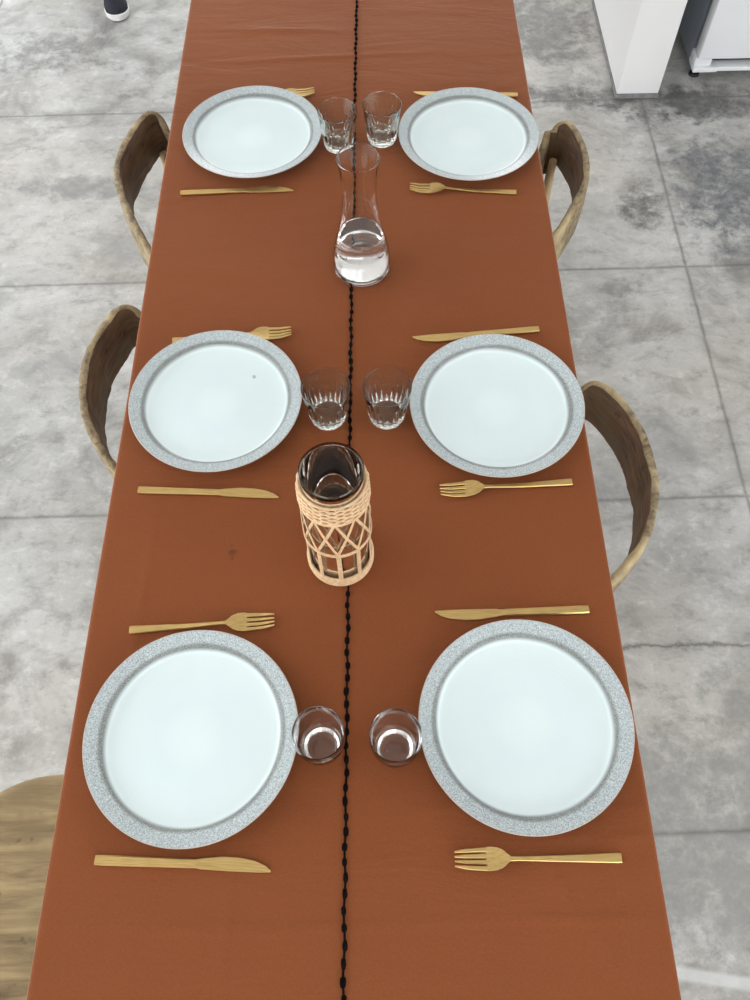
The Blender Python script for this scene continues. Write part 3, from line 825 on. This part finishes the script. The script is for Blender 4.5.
make_chair('carved teak chair at the far left, curved dark backrest tucked against the table', -1, 'TL', (-0.24, 1.40), 1,
           post_pos=[(-0.477, 1.582, 0.60), None])
make_chair('carved teak chair beside the middle left plate, rough pale rim on its curved backrest', -1, 'ML', (-0.24, 0.88), 2)
make_chair('carved teak chair at the far right with its pale leg showing under the backrest', 1, 'TR', (0.17, 1.39), 3,
           post_pos=[(0.399, 1.518, 0.61), None])
make_chair('carved teak chair beside the middle right plate, big curved backrest with gold worn rim', 1, 'MR', (0.17, 0.67), 4)
make_chair('carved teak chair at the near left showing only its worn light seat', -1, 'ML', (-0.50, 0.05), 5, seat_half=0.205, arm_len=0.05, shift=(-0.235, -0.82))

# ------------------------------------------------------------------ fridge behind the partition
FX0, FX1, FY0, FY1 = 1.130, 1.730, 2.675, 3.330
fr = empty('refrigerator', ((FX0+FX1)/2, (FY0+FY1)/2, 0))
tag(fr, 'white front refrigerator with grey side standing beyond the white partition', 'refrigerator')
fx, fy = fr.location.x, fr.location.y
def fbox(name, x0, x1, y0, y1, z0, z1, m, bev=0.004, parent=None, label=None):
    bm = bmesh.new(); add_box(bm, x0-fx, x1-fx, y0-fy, y1-fy, z0, z1, bev)
    o = mesh_obj(name, bm, m, parent or fr)
    if label: o['label'] = label
    return o
fbox('cabinet', FX0, FX1, FY0+0.075, FY1, 0.042, 1.70, M_fr_grey, label='dark grey cabinet shell')
d = fbox('door', FX0+0.002, FX1-0.002, FY0, FY0+0.058, 0.092, 1.69, M_fr_white, 0.010, label='glossy white door')
fbox('door_gasket', FX0+0.012, FX1-0.012, FY0+0.058, FY0+0.075, 0.10, 1.68, M_black, 0.002)
bm = bmesh.new()
add_box(bm, FX1-0.075-fx, FX1-0.05-fx, FY0-0.045-fy, FY0-0.025-fy, 0.75, 1.25, 0.006)
for zz in (0.79, 1.21): add_box(bm, FX1-0.072-fx, FX1-0.053-fx, FY0-0.028-fy, FY0+0.002-fy, zz-0.012, zz+0.012, 0.003)
h = mesh_obj('handle', bm, M_steel, d)
fbox('kick_plate', FX0+0.05, FX1-0.03, FY0+0.008, FY0+0.075, 0.045, 0.060, M_fr_white, 0.003)
fbox('vent_slot', FX0+0.06, FX1-0.04, FY0+0.045, FY0+0.075, 0.062, 0.090, M_black, 0.002)
bm = bmesh.new()
add_box(bm, FX0-fx, FX0+0.085-fx, FY0+0.004-fy, FY0+0.076-fy, 0.044, 0.060, 0.002)
add_box(bm, FX0-fx, FX0+0.060-fx, FY0+0.016-fy, FY0+0.076-fy, 0.060, 0.091, 0.004)
for dx in (0.025, 0.05, 0.072):
    add_tube(bm, [(FX0+dx-fx, FY0+0.0035-fy, 0.052), (FX0+dx-fx, FY0+0.0005-fy, 0.052)], 0.005, 10)
mesh_obj('hinge_bracket', bm, M_fr_white, fr)
for x in (FX0+0.03, FX1-0.04):
    for y in (FY0+0.06, FY1-0.06):
        bm = bmesh.new()
        add_tube(bm, [(x-fx, y-fy, 0), (x-fx, y-fy, 0.010), (x-fx, y-fy, 0.011), (x-fx, y-fy, 0.045)], [0.019, 0.017, 0.009, 0.008], 16)
        mesh_obj('foot', bm, M_black, fr)

# ------------------------------------------------------------------ person walking in from the far left
def skin_mesh(name, nodes, edges, mat, parent=None, sub=2, root=0):
    """nodes: (x,y,z,rx,ry)"""
    me = bpy.data.meshes.new(name+'_tmp')
    me.from_pydata([q[:3] for q in nodes], edges, [])
    o = bpy.data.objects.new(name+'_tmp', me); C.objects.link(o)
    o.modifiers.new('s', 'SKIN'); sk = o.modifiers['s']; sk.use_smooth_shade = True; sk.branch_smoothing = 0.4
    for i, q in enumerate(nodes):
        me.skin_vertices[0].data[i].radius = (q[3], q[4] if len(q) > 4 else q[3])
        me.skin_vertices[0].data[i].use_root = (i == root)
    m2 = o.modifiers.new('u', 'SUBSURF'); m2.levels = sub; m2.render_levels = sub
    dg = bpy.context.evaluated_depsgraph_get()
    res = bpy.data.meshes.new_from_object(o.evaluated_get(dg)); res.name = name
    bpy.data.objects.remove(o); bpy.data.meshes.remove(me)
    res.materials.clear(); res.materials.append(mat)
    res.polygons.foreach_set('use_smooth', [True]*len(res.polygons))
    ob = bpy.data.objects.new(name, res); C.objects.link(ob)
    if parent: ob.parent = parent
    return ob
M_skin = simple('skin', (0.50, 0.29, 0.20), 0.5, 0, 0.05, 12)
M_hair = simple('dark_hair', (0.03, 0.02, 0.015), 0.6, 0, 0.3, 60)
M_denim = simple('navy_denim', (0.016, 0.026, 0.062), 0.9, 0, 0.3, 90)
M_shirt = simple('white_shirt', (0.72, 0.72, 0.70), 0.8, 0, 0.03, 30)
M_shoe = simple('navy_shoe', (0.008, 0.010, 0.020), 0.8, 0, 0.3, 120)
M_sole = simple('white_sole', (0.78, 0.78, 0.77), 0.55, 0, 0.03, 40)
M_lace = simple('white_lace', (0.70, 0.72, 0.75), 0.7, 0, 0.05, 60)
PX, PY = -1.020, 3.525
ff = Vector((0.0, -0.225))      # front ankle, relative
bf = Vector((-0.17, 0.24))      # rear ankle
body_nodes = [
    (-0.08, 0.0, 0.93, .115, .10),                                      # 0 pelvis
    (-0.08, -0.01, 1.08, .115, .095), (-0.08, 0.0, 1.25, .135, .10), (-0.08, 0.01, 1.38, .12, .09), (-0.08, 0.0, 1.47, .055, .055),   # 1-4
    (-0.08, -0.015, 1.53, .052, .052), (-0.08, -0.02, 1.59, .074, .085), (-0.08, -0.02, 1.66, .078, .092), (-0.08, -0.015, 1.715, .058, .068),  # 5-8 head
    (0.015, -0.02, 0.86, .085, .085), (0.010, -0.16, 0.50, .058, .06), (0.004, -0.19, 0.36, .055, .056), (0.0, -0.225, 0.10, .036, .038),     # 9-12 front leg
    (-0.175, 0.02, 0.86, .085, .085), (-0.172, 0.03, 0.50, .058, .06), (-0.171, 0.09, 0.36, .055, .056), (-0.17, 0.24, 0.11, .036, .038),     # 13-16 rear leg
    (0.09, 0.01, 1.40, .058, .058), (0.150, 0.02, 1.16, .042, .044), (0.165, -0.05, 0.93, .028, .030),                                          # 17-19 arm
    (-0.25, 0.01, 1.40, .058, .058), (-0.310, -0.02, 1.16, .042, .044), (-0.325, -0.12, 0.95, .028, .030),                                      # 20-22 arm
    (0.0, -0.30, 0.045, .030, .024), (-0.17, 0.165, 0.045, .030, .024),                                                                         # 23-24 feet
]
body_edges = [(0, 1), (1, 2), (2, 3), (3, 4), (4, 5), (5, 6), (6, 7), (7, 8), (0, 9), (9, 10), (10, 11), (11, 12), (0, 13), (13, 14), (14, 15), (15, 16),
              (3, 17), (17, 18), (18, 19), (3, 20), (20, 21), (21, 22), (12, 23), (16, 24)]
for wrist, sx in ((19, 1), (22, -1)):
    wx, wy, wz = body_nodes[wrist][:3]
    palm = len(body_nodes)
    body_nodes.append((wx+0.004*sx, wy-0.022, wz-0.055, .016, .030)); body_edges.append((wrist, palm))
    for k, (dy, ln) in enumerate(((-0.027, .070), (-0.009, .080), (0.009, .075), (0.026, .058))):
        p = (wx+0.003*sx, wy-0.028+dy, wz-0.088); prev = palm
        for q in range(3):
            u_ = (q+1)/3
            body_nodes.append((p[0]-sx*0.020*u_**2, p[1]-0.012*u_, p[2]-ln*u_+0.010, .0088-.0008*q)); body_edges.append((prev, len(body_nodes)-1)); prev = len(body_nodes)-1
    prev = palm
    for q, pt in enumerate(((wx-0.006*sx, wy-0.052, wz-0.050), (wx-0.010*sx, wy-0.068, wz-0.075), (wx-0.012*sx, wy-0.072, wz-0.098))):
        body_nodes.append((*pt, .0105-.001*q)); body_edges.append((prev, len(body_nodes)-1)); prev = len(body_nodes)-1
pers = skin_mesh('person', body_nodes, body_edges, M_skin)
pers.location = (PX, PY, 0)
tag(pers, 'person in navy trousers and dark sneakers with white soles, only the front shoe in frame', 'person')
jeans_nodes = [(-0.08, 0.0, 1.04, .132, .115), (-0.08, 0.0, 0.92, .135, .120),
               (0.015, -0.02, 0.82, .098, .098), (0.010, -0.155, 0.50, .074, .076), (0.004, -0.19, 0.33, .066, .068), (0.0, -0.222, 0.13, .058, .062), (0.0, -0.226, 0.085, .056, .060),
               (-0.175, 0.02, 0.82, .098, .098), (-0.172, 0.035, 0.50, .074, .076), (-0.171, 0.10, 0.33, .066, .068), (-0.17, 0.225, 0.14, .058, .062), (-0.17, 0.24, 0.10, .056, .060)]
skin_mesh('trousers', jeans_nodes, [(0, 1), (1, 2), (2, 3), (3, 4), (4, 5), (5, 6), (1, 7), (7, 8), (8, 9), (9, 10), (10, 11)], M_denim, pers, root=1)
shirt_nodes = [(-0.08, 0.0, 0.86, .158, .140), (-0.08, -0.01, 1.08, .152, .130), (-0.08, 0.0, 1.25, .165, .128), (-0.08, 0.01, 1.39, .150, .116), (-0.08, 0.005, 1.47, .085, .080),
               (0.09, 0.01, 1.40, .082, .082), (0.125, 0.012, 1.27, .060, .062), (-0.25, 0.01, 1.40, .082, .082), (-0.285, -0.005, 1.27, .066, .068)]
skin_mesh('shirt', shirt_nodes, [(0, 1), (1, 2), (2, 3), (3, 4), (3, 5), (5, 6), (3, 7), (7, 8)], M_shirt, pers)
def ellipsoid(bm, c, r, n=20, keep=None):
    g = bmesh.ops.create_uvsphere(bm, u_segments=n, v_segments=n, radius=1.0)['verts']
    for w in g: w.co = Vector((c[0]+w.co.x*r[0], c[1]+w.co.y*r[1], c[2]+w.co.z*r[2]))
    if keep:
        bad = [w for w in g if not keep(w.co)]
        bmesh.ops.delete(bm, geom=bad, context='VERTS')
bm = bmesh.new(); ellipsoid(bm, (-0.08, -0.008, 1.665), (0.088, 0.108, 0.102), 28, lambda p: p.z > 1.66 + (-(p.y+0.008))*0.65 or p.y > 0.03)
mesh_obj('hair', bm, M_hair, pers)
bm = bmesh.new()
add_loft(bm, [[(-0.08+x*s, -0.108-y, z) for x, y in ((-1, 0), (0, 1.0*s/0.012), (1, 0))] if False else [(-0.08-s, -0.104, z), (-0.08, -0.104-d_, z), (-0.08+s, -0.104, z), (-0.08, -0.09, z)] for z, s, d_ in ((1.655, .005, .004), (1.635, .008, .012), (1.618, .013, .020), (1.610, .010, .010))])
mesh_obj('nose', bm, M_skin, pers)
for s in (-1, 1):
    bm = bmesh.new(); ellipsoid(bm, (-0.08+s*0.031, -0.100, 1.652), (0.013, 0.008, 0.007), 12); mesh_obj('eye', bm, M_black, pers)
    bm = bmesh.new(); ellipsoid(bm, (-0.08+s*0.080, -0.012, 1.635), (0.010, 0.018, 0.030), 14); mesh_obj('ear', bm, M_skin, pers)
bm = bmesh.new(); ellipsoid(bm, (-0.08, -0.098, 1.580), (0.024, 0.008, 0.007), 14)
mesh_obj('mouth', bm, simple('lips', (0.40, 0.16, 0.13), 0.5), pers)

def make_shoe(par, ax, ay, yaw, tilt=0.0):
    """shoe along -Y local, heel at +0.07, toe at -0.20"""
    sh = empty('shoe', (ax, ay, 0)); sh.parent = par; sh.rotation_euler = (tilt, 0, yaw)
    def halfw(u):   # u 0 heel .. 1 toe
        return interp([0, .05, .2, .45, .7, .85, .95, 1], [.012, .028, .036, .037, .047, .044, .028, .006], u)
    bm = bmesh.new(); secs = []
    for k in range(33):
        u = k/32; y = 0.072-0.275*u; w = halfw(u)
        lift = 0.006*max(0, (u-0.8)/0.2)**2
        secs.append([(w*cx_, y, z+lift) for cx_, z in ((-.92, 0), (.92, 0), (1.0, .005), (1.02, .013), (.98, .019), (0, .022), (-.98, .019), (-1.02, .013), (-1.0, .005))])
    add_loft(bm, secs); mesh_obj('sole', bm, M_sole, sh)['label'] = 'white rubber sole'
    bm = bmesh.new(); secs = []
    for k in range(33):
        u = k/32; y = 0.068-0.262*u; w = halfw(u)*0.97
        top = interp([0, .1, .3, .42, .6, .8, .93, 1], [.085, .098, .100, .094, .072, .056, .042, .027], u)
        ring = []
        for q in range(13):
            a = PI*q/12; ring.append((w*math.cos(a)*(1-0.18*math.sin(a)), y, 0.017+(top-0.017)*math.sin(a)**0.8))
        secs.append(ring)
    add_loft(bm, secs); mesh_obj('upper', bm, M_shoe, sh)
    bm = bmesh.new()
    for k in range(4):
        u = 0.46+0.09*k; y = 0.068-0.262*u; top = interp([.42, .6, .8], [.094, .072, .056], u)
        w = 0.020
        add_tube(bm, [(-w, y, top-0.009), (-w*0.4, y-0.002, top+0.001), (w*0.4, y+0.002, top+0.001), (w, y, top-0.009)], 0.0032, 6)
    mesh_obj('laces', bm, M_lace, sh)['label'] = 'white laces'
    return sh
make_shoe(pers, 0.0, -0.215, 0.30)
make_shoe(pers, -0.17, 0.25, 0.05, 0.0)

# ------------------------------------------------------------------ light, world, camera
w = bpy.data.worlds.new('World'); bpy.context.scene.world = w; w.use_nodes = True
nt = w.node_tree; bg = nt.nodes['Background']
tc = nt.nodes.new('ShaderNodeTexCoord'); sx = nt.nodes.new('ShaderNodeSeparateXYZ'); rp = nt.nodes.new('ShaderNodeValToRGB')
nt.links.new(tc.outputs['Generated'], sx.inputs[0]); nt.links.new(sx.outputs[2], rp.inputs[0])
els = rp.color_ramp.elements
els[0].position = 0.0; els[0].color = (0.62, 0.62, 0.60, 1); els[1].position = 0.12; els[1].color = (1.0, 1.0, 1.0, 1)
e = els.new(0.6); e.color = (0.86, 0.93, 1.0, 1)
nt.links.new(rp.outputs[0], bg.inputs[0]); bg.inputs[1].default_value = 5.5

def portal(loc, rot, sx_, sy_):
    l = bpy.data.lights.new('portal', 'AREA'); l.shape = 'RECTANGLE'; l.size = sx_; l.size_y = sy_
    l.cycles.is_portal = True
    o = bpy.data.objects.new('window_daylight', l); C.objects.link(o); o.location = loc; o.rotation_euler = rot
for u0, u1, z0, z1 in OPEN_L: portal((XL-0.08, (u0+u1)/2, (z0+z1)/2), (0, -PI/2, 0), z1-z0, u1-u0)
for u0, u1, z0, z1 in OPEN_R: portal((XR+0.08, (u0+u1)/2, (z0+z1)/2), (0, PI/2, 0), z1-z0, u1-u0)
for u0, u1, z0, z1 in OPEN_N: portal(((u0+u1)/2, YN-0.08, (z0+z1)/2), (PI/2, 0, 0), u1-u0, z1-z0)
for u0, u1, z0, z1 in OPEN_F: portal(((u0+u1)/2, YF+0.08, (z0+z1)/2), (-PI/2, 0, 0), u1-u0, z1-z0)

cam = bpy.data.cameras.new('camera'); co_ = bpy.data.objects.new('camera', cam); C.objects.link(co_)
right = Vector((0.9998622906, -0.0120695284, -0.0113897426))
up = Vector((0.0160548167, 0.8772260674, 0.4798089927))
fwd = Vector((-0.0042003108, 0.4799257787, -0.8772990393))
co_.matrix_world = Matrix(((right.x, up.x, -fwd.x, 0), (right.y, up.y, -fwd.y, 0), (right.z, up.z, -fwd.z, TZ+1.09235), (0, 0, 0, 1)))
cam.sensor_fit = 'VERTICAL'; cam.sensor_height = 36.0; cam.lens = 811.2856/1000*36.0
cam.clip_start = 0.05
sc = bpy.context.scene; sc.camera = co_
sc.view_settings.view_transform = 'Standard'; sc.view_settings.look = 'None'
sc.view_settings.gamma = 1.0; sc.view_settings.use_curve_mapping = False
sc.view_settings.exposure = 0.0
sc.cycles.max_bounces = 16; sc.cycles.transmission_bounces = 16; sc.cycles.glossy_bounces = 6; sc.cycles.diffuse_bounces = 5
